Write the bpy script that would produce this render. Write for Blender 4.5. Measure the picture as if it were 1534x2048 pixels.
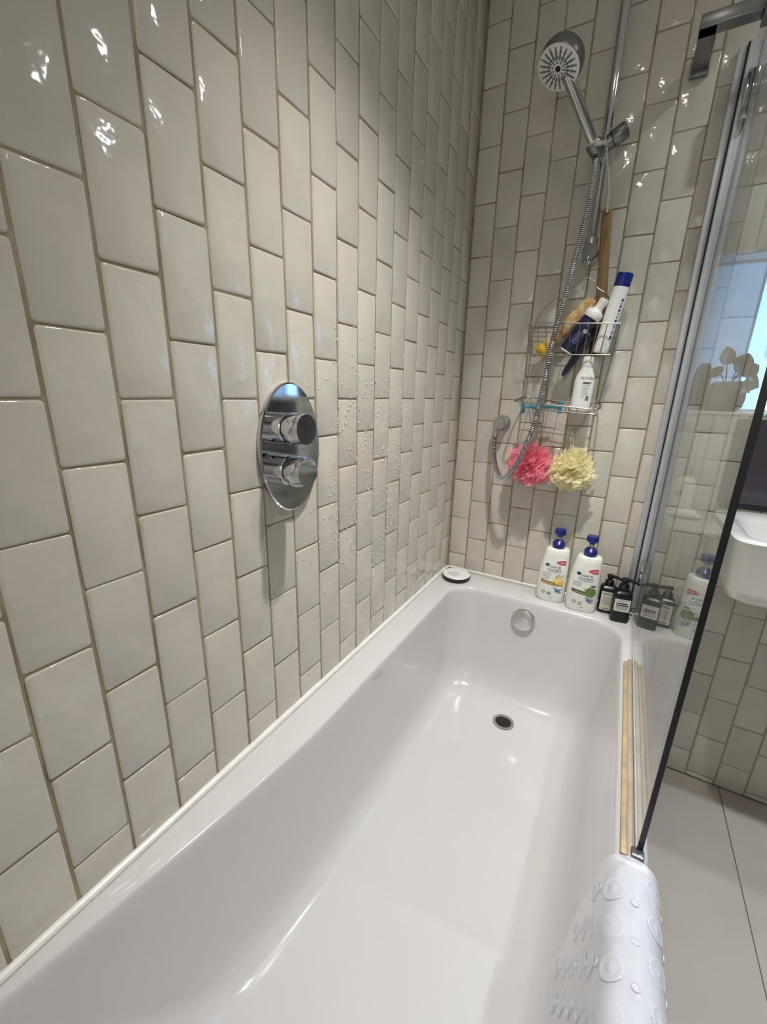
import bpy, bmesh, math, random
from mathutils import Vector, Matrix, Euler
from math import sin, cos, pi, radians

random.seed(7)
for o in list(bpy.data.objects): bpy.data.objects.remove(o, do_unlink=True)
SC = bpy.context.scene
COL = SC.collection

# ------------------------------------------------------------------ camera
CAM_POS = (0.5541, -1.5364, 1.2759)
CAM_ROT = (1.28708, -0.02386, 0.52349)
cd = bpy.data.cameras.new('camera'); cam = bpy.data.objects.new('camera', cd); COL.objects.link(cam)
cam.location = CAM_POS; cam.rotation_euler = CAM_ROT
cd.sensor_fit = 'VERTICAL'; cd.sensor_height = 36.0; cd.lens = 14.41
cd.clip_start = 0.01
SC.camera = cam
CAMM = Matrix.LocRotScale(Vector(CAM_POS), Euler(CAM_ROT), None).inverted()
def in_frame(p, margin=90):
    q = CAMM @ Vector(p)
    if q.z > -0.02: return False
    u = 767 + 819.8*q.x/-q.z; v = 1024 - 819.8*q.y/-q.z
    return -margin < u < 1534+margin and -margin < v < 2048+margin

# ------------------------------------------------------------------ world, lights, exposure
w = bpy.data.worlds.new('world'); SC.world = w; w.use_nodes = True
w.node_tree.nodes['Background'].inputs[0].default_value = (0.45, 0.62, 0.9, 1)
w.node_tree.nodes['Background'].inputs[1].default_value = 0.6
def spot(name, loc, power, size=145, blend=1.0, rad=0.03, col=(1, 0.97, 0.935), aim=None):
    l = bpy.data.lights.new(name, 'SPOT'); l.energy = power; l.color = col
    l.spot_size = radians(size); l.spot_blend = blend; l.shadow_soft_size = rad
    o = bpy.data.objects.new(name, l); COL.objects.link(o); o.location = loc
    if aim: o.rotation_euler = (Vector(aim)-Vector(loc)).to_track_quat('-Z', 'Y').to_euler()
    return o
spot('downlight_lamp', (0.51, -0.84, 2.485), 110, size=84, aim=(0.50, -0.68, 0.2))
spot('downlight_lamp', (1.10, -0.36, 2.485), 34, size=130, col=(0.90, 0.95, 1.0))
spot('downlight_lamp', (1.35, -0.86, 2.485), 80, size=66, col=(0.78, 0.89, 1.0))
spot('added_bounce_fill', (0.60, -1.85, 2.48), 108, size=95, col=(0.98, 0.98, 0.98), aim=(0.85, -2.5, 1.35))  # added unseen fill, bounced off the front wall to brighten the back wall
SC.view_settings.view_transform = 'Standard'
SC.view_settings.look = 'None'
SC.view_settings.gamma = 1.0
SC.view_settings.use_curve_mapping = False
SC.view_settings.exposure = 0.0

# ------------------------------------------------------------------ materials
def lin(c):
    return tuple(((v/255)/12.92 if v/255 <= 0.04045 else ((v/255+0.055)/1.055)**2.4) for v in c)
def mat(name, c, rough=0.5, metal=0.0, var=0.06, scale=30.0, bump=0.0, bscale=None, bdist=0.001, spec=0.5,
        coat=0.0, trans=0.0, emis=None, estr=0.0, rnd=0.0, c2=None, stretch=None, sss=0.0, alpha=1.0):
    """procedural material: noise-varied base colour (sRGB 0-255), optional bump"""
    m = bpy.data.materials.new(name); m.use_nodes = True
    nt = m.node_tree; N = nt.nodes; Lk = nt.links
    b = N['Principled BSDF']
    base = lin(c)
    geo = N.new('ShaderNodeNewGeometry')
    mp = N.new('ShaderNodeMapping'); Lk.new(geo.outputs['Position'], mp.inputs[0])
    if stretch: mp.inputs['Scale'].default_value = stretch
    nz = N.new('ShaderNodeTexNoise'); nz.inputs['Scale'].default_value = scale; nz.inputs['Detail'].default_value = 4
    Lk.new(mp.outputs[0], nz.inputs['Vector'])
    rp = N.new('ShaderNodeValToRGB'); Lk.new(nz.outputs['Fac'], rp.inputs[0])
    o2 = lin(c2) if c2 else tuple(v*(1-var) for v in base)
    o1 = base if c2 else tuple(min(1, v*(1+var)) for v in base)
    rp.color_ramp.elements[0].position = 0.35; rp.color_ramp.elements[1].position = 0.65
    rp.color_ramp.elements[0].color = (*o2, 1); rp.color_ramp.elements[1].color = (*o1, 1)
    out = rp.outputs[0]
    if rnd:
        oi = N.new('ShaderNodeObjectInfo')
        mr = N.new('ShaderNodeMapRange'); mr.inputs[3].default_value = 1-rnd; mr.inputs[4].default_value = 1+rnd*0.5
        Lk.new(oi.outputs['Random'], mr.inputs[0])
        mx = N.new('ShaderNodeVectorMath'); mx.operation = 'SCALE'
        Lk.new(out, mx.inputs[0]); Lk.new(mr.outputs[0], mx.inputs['Scale']); out = mx.outputs[0]
    Lk.new(out, b.inputs['Base Color'])
    b.inputs['Roughness'].default_value = rough; b.inputs['Metallic'].default_value = metal
    b.inputs['Specular IOR Level'].default_value = spec
    b.inputs['Coat Weight'].default_value = coat; b.inputs['Coat Roughness'].default_value = 0.04
    b.inputs['Transmission Weight'].default_value = trans
    if alpha < 1: b.inputs['Alpha'].default_value = alpha
    if sss:
        b.inputs['Subsurface Weight'].default_value = sss; b.inputs['Subsurface Radius'].default_value = (0.01, 0.008, 0.006)
    if emis: b.inputs['Emission Color'].default_value = (*lin(emis), 1); b.inputs['Emission Strength'].default_value = estr
    if bump:
        n2 = N.new('ShaderNodeTexNoise'); n2.inputs['Scale'].default_value = bscale or scale; n2.inputs['Detail'].default_value = 2
        Lk.new(mp.outputs[0], n2.inputs['Vector'])
        bp = N.new('ShaderNodeBump'); bp.inputs['Strength'].default_value = bump; bp.inputs['Distance'].default_value = bdist
        Lk.new(n2.outputs['Fac'], bp.inputs['Height']); Lk.new(bp.outputs[0], b.inputs['Normal'])
    return m

def tile_mat():
    m = mat('glazed_tile', (206, 201, 189), rough=0.08, var=0.03, scale=9, rnd=0.06, spec=0.5)
    nt = m.node_tree; N = nt.nodes; Lk = nt.links; b = N['Principled BSDF']
    geo = N.new('ShaderNodeNewGeometry')
    a = N.new('ShaderNodeTexNoise'); a.inputs['Scale'].default_value = 22; a.inputs['Detail'].default_value = 1.5
    c = N.new('ShaderNodeTexNoise'); c.inputs['Scale'].default_value = 75; c.inputs['Detail'].default_value = 1
    Lk.new(geo.outputs['Position'], a.inputs['Vector']); Lk.new(geo.outputs['Position'], c.inputs['Vector'])
    b1 = N.new('ShaderNodeBump'); b1.inputs['Strength'].default_value = 0.55; b1.inputs['Distance'].default_value = 0.003
    b2 = N.new('ShaderNodeBump'); b2.inputs['Strength'].default_value = 0.35; b2.inputs['Distance'].default_value = 0.0012
    Lk.new(a.outputs['Fac'], b1.inputs['Height']); Lk.new(c.outputs['Fac'], b2.inputs['Height'])
    Lk.new(b1.outputs[0], b2.inputs['Normal']); Lk.new(b2.outputs[0], b.inputs['Normal'])
    return m

def glass_mat(name, tint, ior=1.5, rough=0.0):
    """pane: Fresnel mix of clear transmission and mirror reflection on both faces"""
    m = bpy.data.materials.new(name); m.use_nodes = True
    nt = m.node_tree; N = nt.nodes; Lk = nt.links; N.clear()
    out = N.new('ShaderNodeOutputMaterial'); mix = N.new('ShaderNodeMixShader')
    tr = N.new('ShaderNodeBsdfTransparent'); gl = N.new('ShaderNodeBsdfGlossy')
    tr.inputs[0].default_value = (*tint, 1); gl.inputs['Roughness'].default_value = rough
    geo = N.new('ShaderNodeNewGeometry'); fr = N.new('ShaderNodeFresnel')
    mr = N.new('ShaderNodeMapRange'); mr.inputs[3].default_value = ior; mr.inputs[4].default_value = 1/ior
    Lk.new(geo.outputs['Backfacing'], mr.inputs[0]); Lk.new(mr.outputs[0], fr.inputs['IOR'])
    Lk.new(fr.outputs[0], mix.inputs[0]); Lk.new(tr.outputs[0], mix.inputs[1]); Lk.new(gl.outputs[0], mix.inputs[2])
    Lk.new(mix.outputs[0], out.inputs[0])
    return m

def mesh_fabric(name, c, c2, thin=0.3):
    m = bpy.data.materials.new(name); m.use_nodes = True
    nt = m.node_tree; N = nt.nodes; Lk = nt.links; N.clear()
    out = N.new('ShaderNodeOutputMaterial')
    nz = N.new('ShaderNodeTexNoise'); nz.inputs['Scale'].default_value = 60
    geo = N.new('ShaderNodeNewGeometry'); Lk.new(geo.outputs['Position'], nz.inputs['Vector'])
    rp = N.new('ShaderNodeValToRGB'); rp.color_ramp.elements[0].color = (*lin(c2), 1); rp.color_ramp.elements[1].color = (*lin(c), 1)
    Lk.new(nz.outputs['Fac'], rp.inputs[0])
    d = N.new('ShaderNodeBsdfDiffuse'); t = N.new('ShaderNodeBsdfTranslucent'); p = N.new('ShaderNodeBsdfTransparent')
    Lk.new(rp.outputs[0], d.inputs[0]); Lk.new(rp.outputs[0], t.inputs[0])
    m1 = N.new('ShaderNodeMixShader'); m1.inputs[0].default_value = 0.5
    Lk.new(d.outputs[0], m1.inputs[1]); Lk.new(t.outputs[0], m1.inputs[2])
    m2 = N.new('ShaderNodeMixShader'); m2.inputs[0].default_value = thin
    Lk.new(m1.outputs[0], m2.inputs[1]); Lk.new(p.outputs[0], m2.inputs[2])
    Lk.new(m2.outputs[0], out.inputs[0])
    return m

def grout_mat():
    """shower side stained tan, the rest of the wall plain grey"""
    m = mat('grout', (172, 158, 130), rough=0.9, var=0.0, scale=14, c2=(142, 126, 98), bump=0.4, bscale=400, bdist=0.0006)
    nt = m.node_tree; N = nt.nodes; Lk = nt.links; b = N['Principled BSDF']
    src = b.inputs['Base Color'].links[0].from_socket
    geo = N.new('ShaderNodeNewGeometry'); sx = N.new('ShaderNodeSeparateXYZ'); Lk.new(geo.outputs['Position'], sx.inputs[0])
    mr = N.new('ShaderNodeMapRange'); mr.inputs[1].default_value = 0.66; mr.inputs[2].default_value = 0.74
    Lk.new(sx.outputs[0], mr.inputs[0])
    mx = N.new('ShaderNodeMix'); mx.data_type = 'RGBA'
    Lk.new(mr.outputs[0], mx.inputs['Factor']); Lk.new(src, mx.inputs['A']); mx.inputs['B'].default_value = (*lin((158, 156, 152)), 1)
    Lk.new(mx.outputs['Result'], b.inputs['Base Color'])
    return m

M = dict(
    tile=tile_mat(), grout=grout_mat(),
    plaster=mat('grey_plaster', (150, 147, 142), 0.8, var=0.02, scale=5),
    ceiling=mat('ceiling_paint', (228, 226, 220), 0.85, var=0.02, scale=4),
    floor=mat('stone_floor_tile', (194, 185, 176), 0.32, var=0.05, scale=3, bump=0.1, bscale=40),
    floorgrout=mat('floor_grout', (112, 106, 100), 0.9),
    enamel=mat('white_enamel', (214, 212, 212), 0.16, var=0.01, scale=3, coat=0.5, bump=0.04, bscale=10, bdist=0.002),
    silicone=mat('white_silicone', (238, 236, 230), 0.35, var=0.05, scale=18, bump=0.3, bscale=70, bdist=0.002),
    chrome=mat('chrome', (205, 207, 210), 0.06, 1.0, var=0.02),
    satin=mat('brushed_chrome', (138, 139, 140), 0.33, 1.0, var=0.05),
    alu=mat('anodised_aluminium', (206, 210, 216), 0.42, 0.65, var=0.04),
    steel=mat('steel_wire', (176, 174, 168), 0.25, 1.0, var=0.06),
    black=mat('black_rubber', (14, 14, 15), 0.5, var=0.1),
    hole=mat('dark_drain_hole', (22, 12, 9), 0.6),
    glass=glass_mat('clear_glass', (0.965, 0.985, 0.975)),
    edge=mat('dark_glass_edge', (10, 17, 18), 0.12, var=0.3, scale=6),
    seal=mat('yellowed_seal', (196, 172, 130), 0.35, var=0.0, c2=(168, 148, 122), scale=26),
    taupe=mat('taupe_seal', (178, 162, 142), 0.3, var=0.08),
    sealgrey=mat('clear_grey_seal', (206, 204, 196), 0.25, var=0.08),
    white=mat('white_plastic', (236, 236, 232), 0.28, var=0.01),
    shampoo=mat('white_bottle_plastic', (238, 239, 232), 0.3, var=0.01, coat=0.2),
    blue=mat('royal_blue_plastic', (22, 38, 122), 0.25, var=0.08),
    clearp=mat('clear_plastic', (205, 212, 210), 0.15, var=0.05, trans=0.6),
    navyp=mat('navy_print', (36, 46, 104), 0.4, var=0.05),
    pink=mat('pink_print', (206, 74, 106), 0.4, var=0.05),
    gold=mat('gold_print', (164, 132, 62), 0.4, var=0.12, scale=200),
    green=mat('green_print', (86, 98, 58), 0.4, var=0.12, scale=200),
    apple=mat('apple_print', (118, 150, 74), 0.4, var=0.0, c2=(70, 106, 50), scale=90),
    lemon=mat('lemon_print', (238, 196, 88), 0.4, var=0.08, scale=200),
    lemon2=mat('lemon_pale_print', (250, 228, 150), 0.4, var=0.05),
    swoosh=mat('blue_grey_print', (128, 146, 186), 0.4, var=0.2, scale=300),
    greyp=mat('grey_print', (150, 152, 152), 0.5, var=0.05),
    greyg=mat('grey_green_print', (122, 134, 120), 0.5, var=0.05),
    blackb=mat('black_bottle_plastic', (11, 11, 17), 0.3, var=0.1),
    label=mat('paper_label', (216, 214, 210), 0.6, var=0.02),
    cream=mat('cream_paper_label', (212, 208, 188), 0.6, var=0.02),
    ink=mat('black_ink', (40, 40, 42), 0.6, var=0.1),
    inkgrey=mat('grey_ink', (120, 120, 118), 0.6, var=0.1),
    navy=mat('navy_bottle_plastic', (34, 34, 66), 0.3, var=0.1),
    navylt=mat('pale_blue_print', (120, 124, 178), 0.4),
    satin2=mat('satin_chrome', (188, 188, 188), 0.28, 1.0, var=0.05),
    sponge=mat('mottled_sponge', (232, 214, 164), 0.9, var=0.0, c2=(190, 136, 62), scale=48, bump=0.5, bscale=140, bdist=0.003),
    yellow=mat('yellow_sponge', (222, 186, 44), 0.85, var=0.12, scale=90, bump=0.5, bscale=160, bdist=0.003),
    wood=mat('oiled_wood', (158, 126, 84), 0.5, var=0.0, c2=(122, 92, 56), scale=26, stretch=(6, 6, 0.5)),
    darkwood=mat('dark_bristle_block', (86, 50, 42), 0.7, var=0.15),
    cord=mat('cotton_cord', (206, 198, 182), 0.9, var=0.15, scale=300),
    teal=mat('teal_plastic', (40, 142, 160), 0.35, var=0.06),
    pinkf=mesh_fabric('pink_net', (255, 186, 202), (255, 160, 182), 0.30),
    yellowf=mesh_fabric('pale_yellow_net', (255, 252, 226), (255, 248, 206), 0.15),
    clearhook=mat('clear_hook_plastic', (196, 204, 200), 0.15, var=0.05, trans=0.5),
    vinyl=None,
    basin=mat('basin_ceramic', (232, 231, 228), 0.12, var=0.01, coat=0.4),
    soap=mat('white_soap', (240, 237, 228), 0.5, var=0.02, sss=0.3),
    shelf=mat('shelf_stone', (176, 172, 166), 0.3, var=0.08, scale=20),
    frame=mat('window_frame_paint', (226, 228, 230), 0.4, var=0.02),
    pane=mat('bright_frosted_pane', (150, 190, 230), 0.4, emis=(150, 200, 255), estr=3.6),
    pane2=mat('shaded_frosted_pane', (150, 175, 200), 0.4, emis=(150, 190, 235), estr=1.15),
    panel=mat('dark_glossy_panel', (66, 60, 70), 0.14, var=0.12, scale=6),
    leaf=mat('dark_green_leaf', (34, 46, 30), 0.4, var=0.2, scale=40),
    pot=mat('dark_grey_pot', (52, 48, 44), 0.6, var=0.1),
    sheer=mesh_fabric('sheer_cloth', (226, 232, 240), (190, 200, 214), 0.35),
    dark=mat('dark_trim', (18, 18, 26), 0.4),
    nozzle=mat('grey_rubber_nozzle', (104, 106, 110), 0.6),
    water=mat('water_drop', (226, 223, 214), 0.05, var=0.0),
)
def vinyl():
    m = mat('clear_vinyl', (222, 224, 234), 0.12, var=0.02, coat=0.6)
    N = m.node_tree.nodes; Lk = m.node_tree.links; b = N['Principled BSDF']
    t = N.new('ShaderNodeBsdfTransparent'); mx = N.new('ShaderNodeMixShader'); mx.inputs[0].default_value = 0.68
    out = [n for n in N if n.type == 'OUTPUT_MATERIAL'][0]
    Lk.new(t.outputs[0], mx.inputs[1]); Lk.new(b.outputs[0], mx.inputs[2]); Lk.new(mx.outputs[0], out.inputs[0])
    return m
M['vinyl'] = vinyl()

# ------------------------------------------------------------------ mesh helpers
class MB:
    def __init__(s): s.v = []; s.f = []
    def add(s, vs, fs):
        n = len(s.v); s.v += [tuple(p) for p in vs]; s.f += [tuple(i+n for i in f) for f in fs]; return s
    def box(s, x0, x1, y0, y1, z0, z1):
        vs = [(x, y, z) for z in (z0, z1) for y in (y0, y1) for x in (x0, x1)]
        return s.add(vs, [(0, 2, 3, 1), (4, 5, 7, 6), (0, 1, 5, 4), (2, 6, 7, 3), (0, 4, 6, 2), (1, 3, 7, 5)])
    def loft(s, rings, cap0=True, cap1=True, closed=True):
        n = len(rings[0]); vs = [p for r in rings for p in r]; fs = []
        for i in range(len(rings)-1):
            for j in range(n if closed else n-1):
                k = (j+1) % n
                fs.append((i*n+j, i*n+k, (i+1)*n+k, (i+1)*n+j))
        if cap0: fs.append(tuple(reversed(range(n))))
        if cap1: fs.append(tuple((len(rings)-1)*n+j for j in range(n)))
        return s.add(vs, fs)
    def lathe(s, prof, origin=(0, 0, 0), axis=(0, 0, 1), seg=28, sx=1.0):
        d = Vector(axis).normalized(); a = d.orthogonal().normalized(); b = d.cross(a); o = Vector(origin)
        rings = [[o + d*h + (a*cos(2*pi*j/seg)*sx + b*sin(2*pi*j/seg))*max(r, 1e-5) for j in range(seg)] for r, h in prof]
        return s.loft(rings)
    def cyl(s, p0, p1, r0, r1=None, seg=20):
        p0, p1 = Vector(p0), Vector(p1); L = (p1-p0).length
        return s.lathe([(r0, 0), (r0 if r1 is None else r1, L)], p0, p1-p0, seg)
    def tube(s, path, r, seg=10, closed=False):
        P = [Vector(p) for p in path]; n = len(P); rings = []
        up = None
        for i in range(n):
            if closed: t = P[(i+1) % n]-P[i-1]
            else: t = P[min(i+1, n-1)]-P[max(i-1, 0)]
            t.normalize()
            up = t.orthogonal().normalized() if up is None else (up - t*up.dot(t)).normalized()
            b = t.cross(up); rr = r[i] if isinstance(r, (list, tuple)) else r
            rings.append([P[i] + (up*cos(2*pi*j/seg) + b*sin(2*pi*j/seg))*rr for j in range(seg)])
        if closed: rings.append(rings[0])
        return s.loft(rings, not closed, not closed)
    def build(s, name, m, parent=None, smooth=35, M4=None):
        me = bpy.data.meshes.new(name)
        vs = [tuple(M4 @ Vector(p)) for p in s.v] if M4 else s.v
        me.from_pydata(vs, [], s.f); me.validate()
        bm = bmesh.new(); bm.from_mesh(me); bmesh.ops.recalc_face_normals(bm, faces=bm.faces); bm.to_mesh(me); bm.free()
        return link(name, me, m, parent, smooth)
def link(name, me, m, parent=None, smooth=35):
    if m and not me.materials: me.materials.append(m)
    if smooth:
        for p in me.polygons: p.use_smooth = True
        me.set_sharp_from_angle(angle=radians(smooth))
    o = bpy.data.objects.new(name, me); COL.objects.link(o)
    if parent: o.parent = parent; o.matrix_parent_inverse = parent.matrix_world.inverted()
    return o
def rbox(name, lo, hi, r, m, parent=None, seg=3, M4=None):
    bm = bmesh.new(); bmesh.ops.create_cube(bm, size=1)
    lo, hi = Vector(lo), Vector(hi)
    for v in bm.verts: v.co = Vector([lo[i] + (v.co[i]+0.5)*(hi[i]-lo[i]) for i in range(3)])
    bmesh.ops.bevel(bm, geom=bm.edges[:], offset=r, segments=seg, affect='EDGES', profile=0.5)
    if M4: bmesh.ops.transform(bm, matrix=M4, verts=bm.verts)
    me = bpy.data.meshes.new(name); bm.to_mesh(me); bm.free()
    return link(name, me, m, parent, 40)
def tag(o, label, cat, group=None, kind=None):
    o['label'] = label; o['category'] = cat
    if group: o['group'] = group
    if kind: o['kind'] = kind
    return o
def thing(name, label, cat, loc=(0, 0, 0), group=None):
    o = bpy.data.objects.new(name, None); COL.objects.link(o); o.location = loc; o.empty_display_size = 0.05
    bpy.context.view_layer.update()
    return tag(o, label, cat, group)
def struct(o): o['kind'] = 'structure'; return o
def spline(pts, n):
    """Catmull-Rom through pts, resampled to n evenly spaced points"""
    P = [Vector(p) for p in pts]; P = [P[0]*2-P[1]] + P + [P[-1]*2-P[-2]]; out = []
    for i in range(1, len(P)-2):
        for k in range(24):
            t = k/24
            out.append(0.5*((2*P[i]) + (P[i+1]-P[i-1])*t + (2*P[i-1]-5*P[i]+4*P[i+1]-P[i+2])*t*t + (3*P[i]-P[i-1]-3*P[i+1]+P[i+2])*t**3))
    out.append(P[-2])
    L = [0]
    for a, b in zip(out, out[1:]): L.append(L[-1]+(b-a).length)
    res = []; j = 0
    for i in range(n):
        d = L[-1]*i/(n-1)
        while j < len(L)-2 and L[j+1] < d: j += 1
        f = (d-L[j])/max(1e-9, L[j+1]-L[j]); res.append(out[j].lerp(out[j+1], min(1, f)))
    return res
def text2d(s, size, spacing=1.0):
    """flat lettering as 2D verts and faces, centred"""
    cu = bpy.data.curves.new('t', 'FONT'); cu.body = s; cu.size = size; cu.align_x = 'CENTER'; cu.align_y = 'CENTER'
    cu.space_character = spacing; cu.resolution_u = 3
    o = bpy.data.objects.new('t', cu); COL.objects.link(o)
    bpy.context.view_layer.update()
    me = bpy.data.meshes.new_from_object(o.evaluated_get(bpy.context.evaluated_depsgraph_get()))
    vs = [(v.co.x, v.co.y) for v in me.vertices]; fs = [tuple(p.vertices) for p in me.polygons]
    bpy.data.objects.remove(o); bpy.data.curves.remove(cu); bpy.data.meshes.remove(me)
    return vs, fs
def grid2d(x0, x1, y0, y1, nx=8, ny=2, shear=0.0, arc=0.0):
    vs = []; fs = []
    for j in range(ny+1):
        for i in range(nx+1):
            u = i/nx; x = x0+(x1-x0)*u
            vs.append((x, y0+(y1-y0)*j/ny + shear*(u-0.5) + arc*(u-0.5)**2))
    for j in range(ny):
        for i in range(nx):
            a = j*(nx+1)+i; fs.append((a, a+1, a+nx+2, a+nx+1))
    return vs, fs
def disc2d(cx, cy, rx, ry, n=20, inner=0.0, a0=0.0, a1=2*pi):
    vs = []; fs = []
    for k in range(n+1):
        a = a0+(a1-a0)*k/n
        for f in (inner, 0.5*(1+inner), 1.0): vs.append((cx+rx*f*cos(a), cy+ry*f*sin(a)))
    for k in range(n):
        for q in (0, 1): fs.append((k*3+q, k*3+q+1, k*3+q+4, k*3+q+3))
    return vs, fs

# ------------------------------------------------------------------ room shell and tiles
PW, PH = 0.0775, 0.07763          # tile column pitch, half course
RIM = 0.575
WIN = (0.705, 0.985, 1.243, 1.653)  # window opening x0 x1 z0 z1
def tile_mesh(w, h, seed):
    rg = random.Random(seed); t = 0.006
    r = 0.004; out = []
    for cx, cy, a in ((w/2-r, h/2-r, 0), (-w/2+r, h/2-r, pi/2), (-w/2+r, -h/2+r, pi), (w/2-r, -h/2+r, 1.5*pi)):
        jx, jy = rg.uniform(-.0006, .0006), rg.uniform(-.0006, .0006)
        for q in (0, 0.5, 1): out.append((cx+jx+r*cos(a+q*pi/2), cy+jy+r*sin(a+q*pi/2)))
        # a slightly uneven edge between the corners
    def ring(inset, z): return [(x-math.copysign(inset, x), y-math.copysign(inset, y), z) for x, y in out]
    b = MB(); b.loft([ring(0, -t), ring(0, -0.0016), ring(0.0007, -0.0006), ring(0.0024, 0.0)], cap0=False)
    me = bpy.data.meshes.new('tile'); me.from_pydata(b.v, [], b.f)
    me.materials.append(M['tile'])
    for p in me.polygons: p.use_smooth = True
    return me
TW, TH = PW-0.0040, 2*PH-0.0030
TILES = [tile_mesh(TW, TH, 100+i) for i in range(14)]
def minus(rect, hole):
    x0, x1, z0, z1 = rect; a, b, c, d = hole
    if x1 <= a or x0 >= b or z1 <= c or z0 >= d: return [rect]
    out = []
    if x0 < a: out.append((x0, a, z0, z1))
    if x1 > b: out.append((b, x1, z0, z1))
    m0, m1 = max(x0, a), min(x1, b)
    if z0 < c: out.append((m0, m1, z0, c))
    if z1 > d: out.append((m0, m1, d, z1))
    return out
def lay_tiles(parent, cells, basis, seed):
    """cells: (u0,u1,v0,v1) on the wall; basis(u,v) -> world point; in-view tiles are single objects, the others one joined part"""
    rg = random.Random(seed); rest = MB(); n = 0
    for (u0, u1, v0, v1) in cells:
        if u1-u0 < 0.006 or v1-v0 < 0.006: continue
        wd, hg = u1-u0-0.0040, v1-v0-0.0030
        me = rg.choice(TILES)
        c, R = basis((u0+u1)/2 + rg.uniform(-.0005, .0005), (v0+v1)/2 + rg.uniform(-.0007, .0007), rg.uniform(-.0006, .0006))
        tilt = Euler((rg.uniform(-.006, .006), rg.uniform(-.010, .010), rg.uniform(-.006, .006))).to_matrix()
        Mx = Matrix.Translation(c) @ (R @ tilt).to_4x4() @ Matrix.Diagonal((wd/TW, hg/TH, 1, 1))
        if in_frame(c):
            o = bpy.data.objects.new('tile', me); COL.objects.link(o); o.parent = parent; o.matrix_world = Mx; n += 1
        else:
            rest.add([tuple(Mx @ v.co) for v in me.vertices], [tuple(p.vertices) for p in me.polygons])
    if rest.v:
        o = rest.build('tile_field', M['tile'], parent, 60); o['kind'] = 'stuff'
    return n
G = 0.0020  # grout lies this far behind the tile faces

# left wall
wl = struct(MB().box(-0.10, -G, -2.5, 0.10, 0, 2.5).build('wall_left', M['grout'], smooth=0))
cells = []
for i in range(-8, 18):
    y0, y1 = -(18-i)*PW, -(17-i)*PW
    par = i % 2
    for k in range(-9, 18):
        z = 1.26 + (2*k + par)*PH
        a, b = max(z, RIM-0.012), min(z+2*PH, 2.5)
        if b > a: cells.append((y0, min(y1, -0.003), a, b))
RL = Matrix(((0, 0, 1), (1, 0, 0), (0, 1, 0)))   # columns u=(0,1,0) v=(0,0,1) n=(1,0,0)
lay_tiles(wl, cells, lambda u, v, d: (Vector((d, u, v)), RL), 3)

# back wall (tap end), with the window opening
b = MB()
b.box(-0.10, WIN[0], G, 0.20, 0, 2.5); b.box(WIN[1], 2.0, G, 0.20, 0, 2.5)
b.box(WIN[0], WIN[1], G, 0.20, 0, WIN[2]); b.box(WIN[0], WIN[1], G, 0.20, WIN[3], 2.5)
wb = struct(b.build('wall_back', M['grout'], smooth=0))
edges = [0.002] + [0.0756+(i-1)*PW for i in range(1, 10)]
while edges[-1] < 1.9: edges.append(edges[-1]+0.0811)
cells = []
for i in range(len(edges)-1):
    par = i % 2
    for k in range(-7, 13):
        z = 0.796 + (2*k + par)*PH
        lowest = RIM-0.012 if edges[i] < 0.68 else 0.0
        a, c = max(z, lowest), min(z+2*PH, 2.5)
        if c > a: cells += minus((edges[i], edges[i+1], a, c), WIN)
RB = Matrix(((1, 0, 0), (0, 0, -1), (0, 1, 0)))
lay_tiles(wb, cells, lambda u, v, d: (Vector((u, d, v)), RB), 5)

struct(MB().box(1.9, 2.0, -2.5, 0.0, 0, 2.5).build('wall_right', M['plaster'], smooth=0))
struct(MB().box(-0.1, 2.0, -2.6, -2.5, 0, 2.5).build('wall_front', M['ceiling'], smooth=0))
struct(MB().box(-0.1, 2.0, -2.6, 0.2, 2.5, 2.6).build('ceiling', M['ceiling'], smooth=0))
fl = struct(MB().box(-0.1, 2.0, -2.6, 0.2, -0.08, -0.003).build('floor', M['floorgrout'], smooth=0))
for x0, x1 in ((0.69, 1.034), (1.034, 1.634), (1.634, 1.9)):
    for y0, y1 in ((-1.2, 0.0), (-2.4, -1.2), (-2.5, -2.4)):
        rbox('floor_tile', (x0+.001, y0+.001, -0.012), (x1-.001, y1-.001, 0.0), 0.0008, M['floor'], fl, 1)

M['lens'] = mat('lit_lamp_lens', (255, 250, 240), .3, emis=(255, 246, 232), estr=70)
for (x, y), lab in zip(((.51, -.84), (1.10, -.36), (1.35, -0.86)), ('round ceiling downlight above the bath', 'round ceiling downlight above the basin', 'round ceiling downlight above the open floor')):
    t = thing('ceiling_downlight', lab, 'downlight', (x, y, 2.5))
    MB().lathe([(.030, .0005), (.030, -.004), (.043, -.004), (.045, -.001), (.045, .0005)], (x, y, 2.4995), seg=32).build('trim_ring', M['satin'], t)
    MB().lathe([(.026, -.002), (.026, -.0035), (.001, -.0035)], (x, y, 2.5), seg=24).build('lens', M['lens'], t)

# window in the back wall
wf = struct(thing('window_1', 'frosted window', 'window', (1.03, 0.1, 1.24)))
for k in ('label', 'category'): del wf[k]
MX = 0.828
def bar(name, x0, x1, z0, z1, y0=0.085, y1=0.125, m='frame'): return rbox(name, (x0, y0, z0), (x1, y1, z1), 0.003, M[m], wf, 2)
bar('window_frame', WIN[0], WIN[1], WIN[3]-0.006, WIN[3]); bar('window_frame', WIN[0], WIN[1], WIN[2]+.004, WIN[2]+0.012)
bar('window_frame', WIN[0], WIN[0]+0.006, WIN[2]+.004, WIN[3]); bar('window_frame', WIN[1]-0.012, WIN[1], WIN[2]+.004, WIN[3])
bar('mullion', MX-0.003, MX+0.003, WIN[2]+0.01, WIN[3]-0.005)
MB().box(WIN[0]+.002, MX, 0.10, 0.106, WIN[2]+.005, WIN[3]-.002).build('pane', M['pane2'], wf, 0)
MB().box(MX, WIN[1]-.01, 0.10, 0.106, WIN[2]+.005, WIN[3]-.002).build('pane', M['pane'], wf, 0)
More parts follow.
